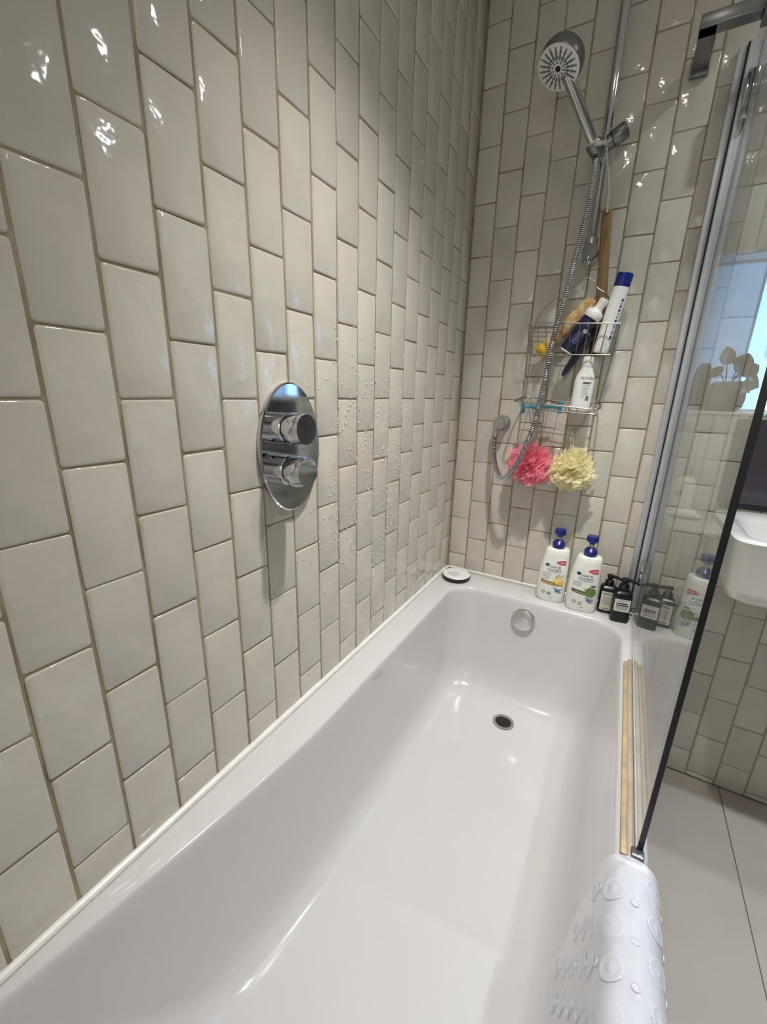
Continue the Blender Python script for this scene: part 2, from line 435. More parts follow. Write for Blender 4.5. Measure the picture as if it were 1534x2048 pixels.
rbox('window_sill', (WIN[0], -0.003, WIN[2]-0.004), (WIN[1], 0.13, WIN[2]+0.004), 0.001, M['frame'], wf, 2)
for x0, x1, z0, z1 in ((WIN[0]-.004, WIN[0]+.001, WIN[2], WIN[3]), (WIN[1]-.001, WIN[1]+.004, WIN[2], WIN[3]), (WIN[0], WIN[1], WIN[3]-.001, WIN[3]+.004)):
    MB().box(x0, x1, 0.001, 0.125, z0, z1).build('reveal', M['frame'], wf, 0)

# ------------------------------------------------------------------ bathtub
def rrect(x0, x1, y0, y1, r, z, ns=10, nc=8, warp=False):
    """rounded rectangle ring, anticlockwise, with subdivided sides"""
    pts = []
    cs = [((x1-r, y1-r), 0), ((x0+r, y1-r), pi/2), ((x0+r, y0+r), pi), ((x1-r, y0+r), 1.5*pi)]
    for q in range(4):
        (cx, cy), a = cs[q]
        for k in range(nc+1): pts.append((cx+r*cos(a+k/nc*pi/2), cy+r*sin(a+k/nc*pi/2)))
        e = pts[-1]; (nx_, ny_), na = cs[(q+1) % 4]
        s = (nx_+r*cos(na), ny_+r*sin(na))
        for k in range(1, ns): pts.append((e[0]+(s[0]-e[0])*k/ns, e[1]+(s[1]-e[1])*k/ns))
    out = []
    for x, y in pts:
        if warp:
            t = max(0.0, -y-1.0); f = max(0.0, 1-(x-x0)/0.25)
            x -= (0.08*t+0.10*t*t)*f
        out.append((x, y, z))
    return out
bath = thing('bathtub', 'white enamel bathtub against the tiled walls under the shower', 'bathtub', (0.35, -0.85, 0))
X0, X1, Y0, Y1 = 0.0035, 0.700, -1.70, -0.0035
rings = [rrect(X0, X1, Y0, Y1, .02, .532), rrect(X0, X1, Y0, Y1, .02, .566), rrect(X0+.002, X1-.003, Y0+.002, Y1-.002, .02, .573),
         rrect(X0+.006, X1-.010, Y0+.006, Y1-.006, .02, .575)]
prof = [(.575, .085, .660, -1.620, -.128, .09), (.5738, .0875, .655, -1.616, -.133, .09), (.569, .0895, .651, -1.610, -.137, .09),
        (.558, .0905, .6485, -1.602, -.140, .09), (.53, .091, .646, -1.588, -.143, .09), (.42, .092, .634, -1.520, -.158, .095),
        (.31, .095, .621, -1.440, -.177, .10), (.265, .098, .613, -1.395, -.189, .10), (.233, .106, .601, -1.355, -.205, .10),
        (.210, .124, .581, -1.315, -.230, .10), (.2015, .150, .556, -1.280, -.262, .10), (.198, .21, .51, -1.22, -.32, .11)]
for z, xl, xr, yn, yf, r in prof: rings.append(rrect(xl, xr, yn, yf, r, z, warp=True))
MB().loft(rings, cap0=False).build('tub_shell', M['enamel'], bath, 60)
rbox('side_panel', (0.676, -1.69, 0.0), (0.690, -0.004, 0.545), 0.002, M['enamel'], bath, 1)
rbox('end_panel', (0.004, -1.69, 0.0), (0.676, -1.676, 0.545), 0.002, M['enamel'], bath, 1)
# drain
dr = MB().lathe([(.036, .0), (.036, .002), (.034, .0035), (.0265, .0032), (.025, .001), (.025, -.006)], (.358, -.322, .198), seg=36).build('drain_ring', M['chrome'], bath)
MB().lathe([(.0245, .0), (.0245, .0012), (.001, .0012)], (.358, -.322, .1985), seg=24).build('drain_hole', M['hole'], dr)
MB().lathe([(.006, .0), (.006, .0015), (.001, .002)], (.358, -.322, .199), seg=10).build('drain_screw', M['hole'], dr)
# overflow
nv = Vector((0, -1, .15)).normalized(); oc = Vector((.353, -.139, .505))
ov = MB().lathe([(.040, -.012), (.040, .018), (.0385, .020)], oc, nv, 40).build('overflow_body', M['chrome'], bath)
MB().lathe([(.0375, .0195), (.0375, .022), (.036, .023), (.001, .023)], oc, nv, 40).build('overflow_face', mat('water_spotted_chrome', (214, 214, 212), .3, 1.0, var=.08, scale=160), ov)

# silicone beads
pth = [(0.004, -2.0+0.05*i, RIM+0.004) for i in range(40)] + [(0.006, -0.008, RIM+0.004)]
struct(MB().tube(pth, [.0062+.001*random.random() for _ in pth], 10).build('trim_1', M['silicone']))
pth = [(0.01+0.03*i, -0.004, RIM+0.003) for i in range(23)]
struct(MB().tube(pth, [.0048+.001*random.random() for _ in pth], 10).build('trim_2', M['silicone']))

# ------------------------------------------------------------------ bath screen
GX = 0.683; GT = 2.10; GY0, GY1 = -0.917, -0.034
sc = thing('bath_screen', 'clear glass bath screen hinged to an aluminium wall profile', 'bath screen', (GX, -0.45, RIM))
rbox('glass_pane', (GX-.004, GY0+.002, RIM+.016), (GX+.004, GY1, GT), 0.0004, M['glass'], sc, 1)
rbox('glass_edge', (GX-.004, GY0, RIM+.016), (GX+.004, GY0+.002, GT), 0.0005, M['edge'], sc, 1)['label'] = 'dark polished green-black edge of the glass'
rbox('wall_profile', (.650, -.022, RIM+.02), (.6675, .001, GT), .002, M['alu'], sc, 2)
rbox('hinge_profile', (.6695, -.032, RIM+.02), (.692, .001, GT), .003, M['alu'], sc, 2)
rbox('profile_seal', (.6665, -.027, RIM+.02), (.6705, .0, GT), .0005, M['black'], sc, 1)
for z0, z1 in ((.70, .775), (1.93, 2.03)):
    h = rbox('hinge', (.675, -.060, z0), (.697, -.030, z1), .003, M['chrome'], sc, 2)
    MB().cyl((.699, -.046, z0+.004), (.699, -.046, z1-.004), .006).build('hinge_pin', M['satin'], h)
rbox('seal_strip', (.6575, GY0-.012, RIM-.0005), (.667, -.36, RIM+.010), .002, M['seal'], sc, 2)['label'] = 'yellowed plastic seal strip'
rbox('seal_channel', (.667, GY0-.012, RIM-.0005), (.676, -.34, RIM+.007), .002, M['taupe'], sc, 2)
rbox('bottom_seal', (GX-.0055, GY0+.004, RIM+.001), (GX+.0055, GY1, RIM+.0175), .002, M['sealgrey'], sc, 2)
rbox('corner_block', (.672, GY0-.010, RIM-.0005), (.690, GY0+.006, RIM+.013), .002, M['satin'], sc, 2)
ft = rbox('arm_foot', (.556, -.014, 2.066), (.597, .0, 2.108), .002, M['satin'], sc, 2)
rbox('support_arm', (.5585, -.165, 2.074), (.594, -.012, 2.100), .002, M['satin'], sc, 2)
rbox('support_arm', (.5585, -.167, 2.074), (.676, -.132, 2.100), .002, M['satin'], sc, 2)
rbox('glass_clamp', (.672, -.172, 2.062), (.696, -.127, 2.112), .002, M['satin'], sc, 2)

# ------------------------------------------------------------------ thermostatic valve on the left wall
vy = -0.938
va = thing('shower_valve', 'oval chrome shower valve with two round knobs on tiled wall', 'shower valve', (0, vy, 1.168))
def ell(a, bb, x, n=56): return [(x, vy+a*cos(2*pi*k/n), 1.168+bb*sin(2*pi*k/n)) for k in range(n)]
MB().loft([ell(.080, .120, -.003), ell(.082, .122, .002), ell(.082, .122, .008), ell(.079, .119, .0105)]).build('cover_plate', M['chrome'], va, 25)
for z in (1.2095, 1.134):
    ky = -.974
    k = MB().lathe([(.0275, .008), (.0275, .036), (.026, .038)], (0, ky, z), (1, 0, 0), 40).build('knob_collar', M['chrome'], va)
    MB().lathe([(.0225, .036), (.0225, .044)], (0, ky, z), (1, 0, 0), 32).build('knob_gap', M['black'], k)
    # knob with a slanted grip cut into its front lower side
    rg_, n = [], 48
    for r, x in ((.0275, .042), (.0285, .044), (.0285, .066), (.0275, .0675)):
        rg_.append([(x if x < .06 else x - .012*max(0, -sin(a+.6))**1.5, ky+r*cos(a), z+r*sin(a)) for a in [2*pi*j/n for j in range(n)]])
    rg_.append([(.0765, ky+.0262*cos(2*pi*j/n)+.0005, z+.0262*sin(2*pi*j/n)+.001) for j in range(n)])
    MB().loft(rg_).build('knob', M['chrome'], va, 30)

# ------------------------------------------------------------------ riser rail, holder, hand shower, hose
RX, RY = 0.386, -0.052
rl = thing('shower_riser', 'tall chrome riser rail on the tiled end wall', 'shower rail', (RX, RY, 1.68))
MB().cyl((RX, RY, 1.70), (RX, RY, 2.44), .0125, seg=28).build('rail', M['chrome'], rl)
lb = MB().lathe([(.0165, 0), (.0175, .003), (.0175, .022), (.016, .024)], (RX, RY, 1.698), seg=28).build('lower_bracket', M['satin2'], rl)
MB().cyl((RX, -.001, 1.682), (RX, -.030, 1.682), .024, seg=32).build('wall_rose', M['chrome'], lb)
MB().lathe([(.020, 0), (.0215, .004), (.0215, .046), (.020, .048)], (RX+.002, -.028, 1.682), (0, -1, 0), 32).build('bracket_boss', M['satin'], lb)
MB().lathe([(.010, 0), (.012, .006), (.012, .014)], (RX, RY, 1.652), seg=24).build('bracket_tip', M['chrome'], lb)
MB().cyl((RX, -.001, 2.40), (RX, RY, 2.40), .017, seg=28).build('upper_bracket', M['chrome'], rl)
ax = Vector((.060, .004, .034)).normalized()
h0 = Vector((.392, -.062, 1.944))
hd = MB().lathe([(.017, -.034), (.0185, -.031), (.0185, .010), (.017, .012)], h0, ax, 32).build('slider', M['satin'], rl)
MB().lathe([(.0185, .012), (.0205, .015), (.0210, .046), (.0190, .049)], h0, ax, 32).build('slider_knob', M['satin'], hd)
MB().lathe([(.015, -.018), (.0185, -.012), (.0205, .012), (.0190, .016)], (.366, -.084, 1.930), (-.098, -.116, .138), 28).build('handset_cradle', M['satin'], hd)
hs = thing('hand_shower', 'round chrome hand shower with white spray face on the rail holder', 'shower head', (.366, -.084, 1.93))
hb, hc = Vector((.370, -.079, 1.923)), Vector((.268, -.200, 2.068))
fn = Vector((-.237, -.43, -.872)).normalized()
joint = hc - fn*.020
hdir = (joint-hb).normalized()
L_ = (joint-hb).length
MB().lathe([(.0085, -.016), (.010, -.01), (.0125, .02), (.0135, .05), (.0138, L_-.04), (.014, L_-.01), (.008, L_)], hb, hdir, 28).build('handle', M['chrome'], hs)
MB().lathe([(.0137, .022), (.0139, .023), (.0139, .027), (.0137, .028)], hb, hdir, 28).build('white_ring', M['white'], hs)
MB().lathe([(.0535, -.001), (.0545, -.004), (.0545, -.022), (.051, -.034), (.036, -.041), (.001, -.043)], hc, fn, 48).build('head_shell', M['satin'], hs)
face = MB().lathe([(.0525, -.002), (.0525, .0005), (.050, .0018), (.001, .0018)], hc, fn, 48).build('spray_face', M['white'], hs)
e1 = fn.orthogonal().normalized(); e2 = fn.cross(e1)
for k in range(20):
    nb = MB(); a = 2*pi*k/20
    for r, s in ((.0135, .0016), (.0185, .0014), (.0240, .0024), (.0295, .0016), (.0345, .0022), (.0395, .0016), (.0440, .0016)):
        if k % 2 and r < .016: continue
        rr = r + (.0012 if k % 2 else 0)
        s *= 1.35; nb.lathe([(s, 0), (s, .0010), (s*.6, .0016)], hc+fn*.0016+(e1*cos(a)+e2*sin(a))*rr, fn, 8)
    nb.build('nozzle_row', M['nozzle'], face)
MB().lathe([(.0065, 0), (.0065, .0014), (.001, .0014)], hc+fn*.0016, fn, 16).build('centre_cap', M['black'], face)

HP = [(.372, -.082, 1.912), (.374, -.098, 1.870), (.373, -.11, 1.793), (.367, -.117, 1.729), (.358, -.128, 1.641), (.351, -.14, 1.571), (.341, -.148, 1.501), (.331, -.154, 1.43),
      (.324, -.156, 1.32), (.316, -.160, 1.252), (.310, -.168, 1.188), (.296, -.170, 1.133), (.274, -.162, 1.067), (.245, -.142, 1.019),
      (.217, -.115, .997), (.191, -.090, 1.017), (.172, -.07, 1.057), (.164, -.06, 1.105), (.163, -.055, 1.143)]
hose = thing('shower_hose', 'ribbed chrome shower hose looping in front of the wire caddy', 'hose', (.213, -.1, .99))
hp = spline(HP, 660)
MB().tube(hp[::3], .0069, 12).build('hose_core', M['blackb'], hose, 80)
hr = MB(); q = spline(HP, 231*4+1)
for i in range(231):
    seg_ = q[i*4:i*4+4]
    tg = (q[i*4+4]-q[i*4]).normalized(); up = tg.orthogonal().normalized(); bn = tg.cross(up)
    hr.loft([[p+(up*cos(2*pi*k/12)+bn*sin(2*pi*k/12))*rr for k in range(12)] for p, rr in zip(seg_, (.0066, .0088, .0088, .0066))], False, False)
o = hr.build('hose_rings', M['chrome'], hose, 70); o['kind'] = 'stuff'
MB().tube(hp[:10], [.0105]*10, 16).build('hose_nut', M['satin'], hose)
el = thing('hose_outlet', 'round chrome hose outlet elbow on tiled end wall', 'shower elbow', (.168, 0, 1.18))
MB().lathe([(.028, -.001), (.028, .008), (.0265, .010)], (.172, 0, 1.18), (0, -1, 0), 36).build('wall_flange', M['satin2'], el)
MB().lathe([(.021, .009), (.0215, .011), (.0215, .052), (.020, .054)], (.170, 0, 1.179), (0, -1, 0), 36).build('elbow_body', M['satin2'], el)
MB().lathe([(.0105, 0), (.012, .012), (.0125, .030)], (.163, -.052, 1.136), (.02, -.02, .35), 24).build('elbow_spout', M['chrome'], el)

# ------------------------------------------------------------------ wire caddy
cad = thing('wire_shower_caddy', 'two-tier steel wire caddy hanging from the riser bracket', 'shower caddy', (.37, -.07, 1.25))
WR = .0016
def wire(name, pts, r=WR, n=None, closed=False, parent=cad):
    p = spline(pts, n) if n else pts
    return MB().tube(p, r, 8, closed).build(name, M['steel'], parent, 60)
wire('hook', [(.388, -.050, 1.668), (.386, -.074, 1.672), (.386, -.082, 1.655), (.387, -.070, 1.640), (.387, -.062, 1.618)], .0021, 26)
MB().lathe([(.002, -.006), (.006, -.004), (.006, .004), (.002, .006)], (.388, -.062, 1.617), (1, 0, 0), 12).build('hook_knot', M['steel'], cad)
wire('arm', [(.387, -.062, 1.617), (.366, -.06, 1.603), (.346, -.058, 1.591), (.310, -.05, 1.574), (.262, -.03, 1.53), (.247, -.022, 1.49)], .0019, 30)
wire('arm', [(.388, -.062, 1.617), (.407, -.062, 1.608), (.420, -.06, 1.588), (.440, -.056, 1.575), (.453, -.05, 1.562), (.480, -.035, 1.525), (.492, -.022, 1.488)], .0019, 30)
TZ, BZ = 1.487, 1.400
wire('top_rim', [(.245, -.122, TZ+.005), (.499, -.122, TZ-.009), (.495, -.020, TZ), (.240, -.020, TZ+.004)], .0021, closed=True)
wire('base_rim', [(.258, -.104, BZ+.003), (.486, -.104, BZ-.003), (.486, -.022, BZ), (.250, -.022, BZ+.006)], .0018, closed=True)
wire('inner_rim', [(.247, -.021, 1.478), (.495, -.021, 1.470)], .0016)
for i in range(11):
    f = (i+.3)/10.6
    wire('basket_wire', [(.245+.254*f, -.122, TZ+.005-.014*f), (.258+.228*f, -.104, BZ+.002-.005*f), (.252+.236*f, -.022, BZ+.003)], .0013)
for i in range(4):
    f = (i+.5)/4
    wire('side_wire', [(.244, -.022-.1*f, TZ+.004), (.254, -.022-.08*f, BZ+.004)], .0013)
    wire('side_wire', [(.497, -.022-.1*f, TZ-.004), (.486, -.022-.08*f, BZ-.002)], .0013)
wire('upright', [(.243, -.020, TZ), (.246, -.021, 1.40), (.244, -.021, 1.262)], .0019)
wire('upright', [(.494, -.020, TZ), (.489, -.021, 1.40), (.472, -.021, 1.256)], .0019)
tray = [(.232, -.118, 1.262), (.246, -.128, 1.258), (.362, -.128, 1.250), (.458, -.126, 1.242), (.476, -.120, 1.243), (.484, -.105, 1.248), (.478, -.04, 1.257), (.466, -.024, 1.259),
        (.36, -.022, 1.262), (.262, -.022, 1.272), (.244, -.03, 1.272), (.232, -.07, 1.267)]
wire('tray_rim', spline(tray+tray[:1], 80)[:-1], .0028, closed=True)
for i in range(7):
    f = (i+.5)/7
    x = .245+.225*f; z = 1.256-.012*f
    wire('tray_wire', [(x, -.127, z), (x, -.124, z-.012), (x, -.100, z-.019), (x, -.040, z-.016), (x, -.023, z+.006)], .0013, 14)
for y in (-.10, -.05):
    wire('tray_rail', [(.250, y, 1.239), (.470, y, 1.227)], .0014)
wire('lower_frame', [(.262, -.022, 1.268), (.285, -.022, 1.195), (.297, -.024, 1.172), (.312, -.028, 1.176), (.400, -.030, 1.170), (.425, -.024, 1.178), (.440, -.022, 1.205), (.452, -.022, 1.258)], .0017, 50)
def clear_hook(x, z):
    p = [(x, -.026, z+.012), (x+.004, -.034, z+.014), (x+.004, -.036, z-.002), (x, -.040, z-.016), (x-.002, -.052, z-.020), (x-.003, -.058, z-.008)]
    o = MB().tube(spline(p, 24), .0032, 8).build('clear_hook', M['clearhook'], cad, 60)
clear_hook(.413, 1.170); clear_hook(.305, 1.168)

# ------------------------------------------------------------------ bath poufs
def pouf(name, label, c, R, fab, seed, hang):
    rg = random.Random(seed); c = Vector(c)
    t = thing(name, label, 'bath pouf', c, 'bath poufs under the caddy')
    b = MB(); n = 64
    for i in range(n):
        zf = 1-2*(i+.5)/n; a0 = i*2.399963+rg.uniform(-.3, .3)
        d = Vector((cos(a0)*math.sqrt(1-zf*zf), sin(a0)*math.sqrt(1-zf*zf), zf))
        e1 = d.orthogonal().normalized(); e2 = d.cross(e1)
        ph, ph2, lobes = rg.uniform(0, 6), rg.uniform(0, 6), rg.choice((2, 3, 3, 4))
        RR = R*rg.uniform(.72, 1.04); wd = R*rg.uniform(.40, .62); sq = rg.uniform(.2, .6)
        rings = []
        for s in (0.0, .35, .65, .87, 1.0):
            ring = []
            for k in range(30):
                a = 2*pi*k/30
                wv = wd*(.10+.9*s)*(1+.38*s*sin(lobes*a+ph))
                q_ = d*(RR*(.35+.65*s) + .07*R*s*sin((lobes+2)*a+ph2)) + (e1*cos(a)+e2*sin(a)*sq)*wv
                ring.append(c + Vector((q_.x, q_.y*.78, q_.z)))
            rings.append(ring)
        b.loft(rings, False, False)
    b.build('ruffles', fab, t, 180)
    MB().tube(spline(hang, 30), .0012, 6).build('hanging_loop', M['cord'], t, 60)
    return t
pouf('bath_pouf', 'pink net bath pouf hanging from the wire caddy', (.298, -.072, 1.052), .071, M['pinkf'], 4,
     [(.300, -.08, 1.10), (.296, -.066, 1.140), (.301, -.055, 1.160), (.307, -.058, 1.150), (.304, -.078, 1.11)])
pouf('bath_pouf', 'pale yellow net bath pouf hanging from the wire caddy', (.430, -.072, 1.050), .065, M['yellowf'], 9,
     [(.424, -.08, 1.09), (.412, -.062, 1.135), (.410, -.053, 1.160), (.414, -.055, 1.162), (.421, -.066, 1.13), (.428, -.078, 1.09)])

# ------------------------------------------------------------------ bottles
class Bottle:
    """superellipse bottle, width/depth given by height; prints wrap its front (-y local) face"""
    def __init__(s, stations, n=3.2, d0=0.034):
        s.st = stations; s.n = n
    def at(s, z):
        st = s.st
        if z <= st[0][0]: return st[0][1:]
        for a, b in zip(st, st[1:]):
            if z <= b[0]:
                f = (z-a[0])/(b[0]-a[0]); return tuple(a[i]+(b[i]-a[i])*f for i in (1, 2, 3))
        return st[-1][1:]
    def ring(s, z, seg=44, k=1.0):
        xl, xr, hd = s.at(z); cx, hw = (xl+xr)/2, (xr-xl)/2*k; hd *= k; out = []
        for j in range(seg):
            a = 2*pi*j/seg; c_, s_ = cos(a), sin(a)
            out.append((cx+hw*math.copysign(abs(c_)**(2/s.n), c_), hd*math.copysign(abs(s_)**(2/s.n), s_), z))
        return out
    def front(s, x, z, off):
        xl, xr, hd = s.at(z); u = min(.985, abs((x-(xl+xr)/2)/((xr-xl)/2)))
        return -hd*(1-u**s.n)**(1/s.n)-off
    def body(s, name, m, parent, M4, base=.004, top=None):
        z0, z1 = s.st[0][0], s.st[-1][0]; rings = [s.ring(z0, k=.93), s.ring(z0+base*.5, k=.985)]
        zs = sorted(set([z0+base] + [a[0] for a in s.st[1:]] + [z0+(z1-z0)*i/14 for i in range(1, 14)]))
        rings += [s.ring(z) for z in zs if z > z0+base*.6]
        return MB().loft(rings).build(name, m, parent, 50, M4)
    def decal(s, name, shape, m, parent, M4, cx=0, cz=0, off=.0005):
        vs, fs = shape
        b = MB(); b.add([(x+cx, s.front(x+cx, y+cz, off), y+cz) for x, y in vs], fs)
        return b.build(name, m, parent, 60, M4)
def place(x, y, z, rz, lean=None):
    Mx = Matrix.Translation((x, y, z)) @ Matrix.Rotation(radians(rz), 4, 'Z')
    return Mx @ lean if lean else Mx

SH = Bottle([(0, -.046, .046, .034), (.02, -.0485, .047, .036), (.06, -.050, .0475, .037), (.11, -.0475, .047, .035), (.15, -.042, .0455, .032),
             (.178, -.036, .0440, .028), (.190, -.033, .042, .025), (.1945, -.029, .039, .021), (.196, -.024, .034, .017)], 3.0)
def shampoo(label, x, y, rz, kind):
    t = thing('shampoo_bottle', label, 'bottle', (x, y, RIM), 'large pump shampoo bottles on the bath rim')
    Mx = place(x, y, RIM, rz); f = .004
    body = SH.body('bottle_body', M['shampoo'], t, Mx)
    MB().lathe([(.0195, 0), (.0205, .002), (.0205, .018), (.017, .022), (.013, .027), (.009, .030)], (f, 0, .195), seg=28).build('pump_collar', M['blue'], t, 35, Mx)
    MB().lathe([(.0075, 0), (.0075, .016)], (f, 0, .222), seg=20).build('pump_stem', M['clearp'], t, 35, Mx)
    hd = MB(); hd.lathe([(.0085, 0), (.010, .004), (.0172, .0085), (.0182, .011), (.0182, .025), (.0168, .0275), (.001, .028)], (f, 0, .236), seg=32)
    hd.lathe([(.0075, 0), (.0065, .016)], (f, .010, .252), (0, 1, -.1), 14)
    hd.build('pump_head', M['blue'], t, 35, Mx)
    D = lambda nm, sh, m, cx=0, cz=0, off=.0005: SH.decal(nm, sh, M[m], body, Mx, cx, cz, off)
    fv, ff = grid2d(-.016, .0135, -1, 1, 10, 2)
    D('pink_flag', ([(x, y*.0078*min(1, ((x+.0165)/.018))**.6) for x, y in fv], ff), 'pink', .022, .151, .0008)
    D('flag_print', grid2d(-.004, .010, -.0012, .0012, 5, 1), 'label', .0225, .151, .0011)
    D('eye_logo', disc2d(0, 0, .0066, .0055, 20, .42), 'navyp', -.022, .138)
    D('eye_logo_dot', disc2d(0, 0, .0022, .0022, 12), 'navyp', -.022, .138)
    D('brand_lettering', text2d('head &', .0120), 'navyp', .004, .133)
    D('brand_lettering', text2d('shoulders', .0120), 'navyp', .0015, .1225)
    D('tagline_lettering', grid2d(-.022, .022, -.0006, .0006, 10, 1), 'navyp', .002, .1145)
    if kind == 'citrus':
        D('variant_lettering', text2d('CITRUS', .0095), 'greyp', -.022, .106); D('variant_lettering', text2d('FRESH', .0095), 'greyp', -.022, .097)
        D('variant_lettering', grid2d(-.010, .010, -.0006, .0006, 5, 1), 'navyp', -.021, .0895)
    else:
        D('variant_lettering', text2d('APPLE', .0095), 'greyp', -.022, .106); D('variant_lettering', text2d('FRESH', .0095), 'greyp', -.022, .097)
    band = grid2d(-.036, .036, -.0062, .0062, 16, 2, shear=-.006, arc=.010)
    D('colour_band', band, 'gold' if kind == 'citrus' else 'green', -.001, .072)
    D('band_lettering', grid2d(-.018, .018, -.0006, .0006, 10, 1, -.003), 'white', -.013, .0722, .0009)
    if kind == 'citrus':
        D('lemon_slice', disc2d(0, 0, .0135, .0150, 24), 'lemon', .020, .084, .0011)
        D('lemon_flesh', disc2d(0, 0, .0100, .0115, 24, .12), 'lemon2', .020, .084, .0014)
        D('lemon_slice', disc2d(0, 0, .010, .008, 20), 'lemon', .027, .077, .0017)
        for q in range(6): D('splash_mark', disc2d(0, 0, .0022+.0008*(q % 3), .0018, 10, .5), 'greyp', .010+.0045*q, .098+.004*(q % 3), .0008)
    else:
        D('apple', disc2d(0, 0, .0165, .0175, 28), 'apple', .021, .077, .0011)
        D('apple_leaf', disc2d(0, 0, .0085, .0034, 18), 'green', .026, .100, .0011)
        for q in range(5): D('splash_mark', disc2d(0, 0, .0022, .0018, 10, .5), 'greyp', .002+.003*q, .088-.004*(q % 3), .0008)
    D('water_swoosh', grid2d(-.014, .014, -.0022, .0022, 10, 1, -.006, .012), 'swoosh', .020, .052)
    D('water_swoosh', grid2d(-.010, .012, -.0025, .0025, 10, 1, -.007, .016), 'swoosh', .021, .041)
    D('water_swoosh', grid2d(-.008, .008, -.0013, .0013, 8, 1, -.004, .012), 'navyp', .021, .0465, .0008)
    D('seal_icon', disc2d(0, 0, .0062, .0062, 20, .72), 'greyg', -.024, .036); D('seal_print', grid2d(-.003, .003, -.0008, .0008, 3, 1), 'greyg', -.024, .036)
    D('seal_icon', disc2d(0, 0, .0062, .0062, 20, .72 if kind != 'citrus' else .5), 'greyg', -.006, .033); D('seal_print', grid2d(-.003, .003, -.0008, .0008, 3, 1), 'greyg', -.006, .033)
    D('small_dot', disc2d(0, 0, .002, .002, 12), 'ink', .002, .018)
    return t
shampoo('white pump shampoo bottle with gold band and lemon picture', .420, -.062, 6, 'citrus')
shampoo('white pump shampoo bottle with green band and apple picture', .522, -.082, 6, 'apple')

BK = Bottle([(0, -.0235, .0235, .0205), (.02, -.024, .024, .021), (.082, -.024, .024, .021), (.090, -.0225, .0225, .0195), (.095, -.017, .017, .015), (.097, -.013, .013, .012)], 5)
def black_bottle(label, x, y, rz, scale, spout, tall):
    t = thing('black_pump_bottle', label, 'bottle', (x, y, RIM), 'small black pump bottles on the bath rim')
    Mx = place(x, y, RIM, rz) @ Matrix.Diagonal((scale, scale, scale, 1))
    body = BK.body('bottle_body', M['blackb'], t, Mx)
    MB().lathe([(.0125, 0), (.0135, .002), (.0135, .015), (.011, .017), (.0075, .019), (.0075, .026)], (0, 0, .096), seg=24).build('pump_collar', M['blackb'], t, 35, Mx)
    c = Matrix.Rotation(radians(spout), 4, 'Z')
    hd = MB(); hd.lathe([(.007, 0), (.0105, .003), (.0105, .009), (.006, .012)], (0, 0, .121), seg=20)
    hd.loft([[(.004, -.0065, .1235), (.004, .0065, .1235), (.004, .0055, .132), (.004, -.0055, .132)],
             [(.022, -.005, .1245), (.022, .005, .1245), (.022, .004, .1315), (.022, -.004, .1315)],
             [(.036, -.004, .1200), (.036, .004, .1200), (.036, .003, .1250), (.036, -.003, .1250)]])
    hd.build('pump_head', M['blackb'], t, 35, Mx @ c)
    D = lambda nm, sh, m, cx=0, cz=0, off=.0004: BK.decal(nm, sh, M[m], body, Mx, cx, cz, off)
    if tall:
        D('paper_label', grid2d(-.0185, .0185, .012, .078, 8, 6), 'cream')
        D('label_lettering', grid2d(-.011, .011, -.0007, .0007, 6, 1), 'inkgrey', 0, .073, .0008)
        D('label_lettering', grid2d(-.013, .013, -.0009, .0009, 6, 1), 'ink', 0, .069, .0008)
        for q in range(9): D('label_lettering', grid2d(-.014+.002*(q % 3), .014-.0015*(q % 2), -.0004, .0004, 6, 1), 'inkgrey', 0, .060-.0036*q, .0008)
        D('label_lettering', grid2d(-.010, .010, -.0018, .0018, 6, 1), 'inkgrey', 0, .018, .0008)
    else:
        D('paper_label', grid2d(-.020, .020, .036, .074, 8, 4), 'label')
        D('label_lettering', grid2d(-.010, .010, -.0006, .0006, 6, 1), 'inkgrey', 0, .070, .0008)
        for q in range(2): D('label_lettering', grid2d(-.015, .013+.003*q, -.0017, .0017, 6, 1), 'ink', 0, .061-.0058*q, .0008)
        for q in range(3): D('label_lettering', grid2d(-.016, .015-.002*q, -.0006, .0006, 6, 1), 'inkgrey', 0, .050-.0036*q, .0008)
    return t
black_bottle('black pump bottle with tall cream label beside the shampoo', .597, -.060, 3, 1.02, -18, True)
black_bottle('black pump bottle with wide white label beside the glass screen', .6385, -.100, 8, 1.12, -18, False)

# white conditioner bottle in the caddy tray
RK = Bottle([(0, -.027, .027, .018), (.006, -.0285, .0285, .0195), (.09, -.0285, .0285, .0195), (.105, -.0265, .0265, .019), (.117, -.021, .021, .017), (.126, -.0175, .0175, .0165), (.130, -.0168, .0168, .0162)], 2.4)
t = thing('conditioner_bottle', 'white bottle with black lettering standing in the lower caddy tray', 'bottle', (.424, -.075, 1.232))
Mx = place(.424, -.076, 1.233, 10, Matrix.Rotation(radians(2), 4, 'Y'))
body = RK.body('bottle_body', M['white'], t, Mx)
MB().lathe([(.0160, 0), (.0168, .002), (.0168, .030), (.0155, .032)], (0, 0, .130), seg=28).build('cap', M['white'], t, 35, Mx)
MB().lathe([(.0150, 0), (.0150, .003), (.012, .004)], (0, 0, .1615), seg=28).build('cap_disc', M['satin'], t, 35, Mx)
D = lambda nm, sh, m, cx=0, cz=0, off=.0004: RK.decal(nm, sh, M[m], body, Mx, cx, cz, off)
D('brand_lettering', text2d('REDKEN', .0105), 'ink', .006, .099)
D('text_line', grid2d(-.0115, .0125, -.0011, .0011, 6, 1), 'ink', .006, .087); D('text_line', grid2d(-.0115, .0095, -.0011, .0011, 6, 1), 'ink', .006, .0835)
for q in range(8): D('text_line', grid2d(-.0105, .010-.001*(q % 3), -.0004, .0004, 5, 1), 'inkgrey', .0045, .078-.0037*q)
D('label_block', grid2d(-.004, .006, -.007, .007, 3, 3), 'greyg', .012, .041)
D('brand_lettering', text2d('11', .012), 'ink', -.001, .045, .0006)

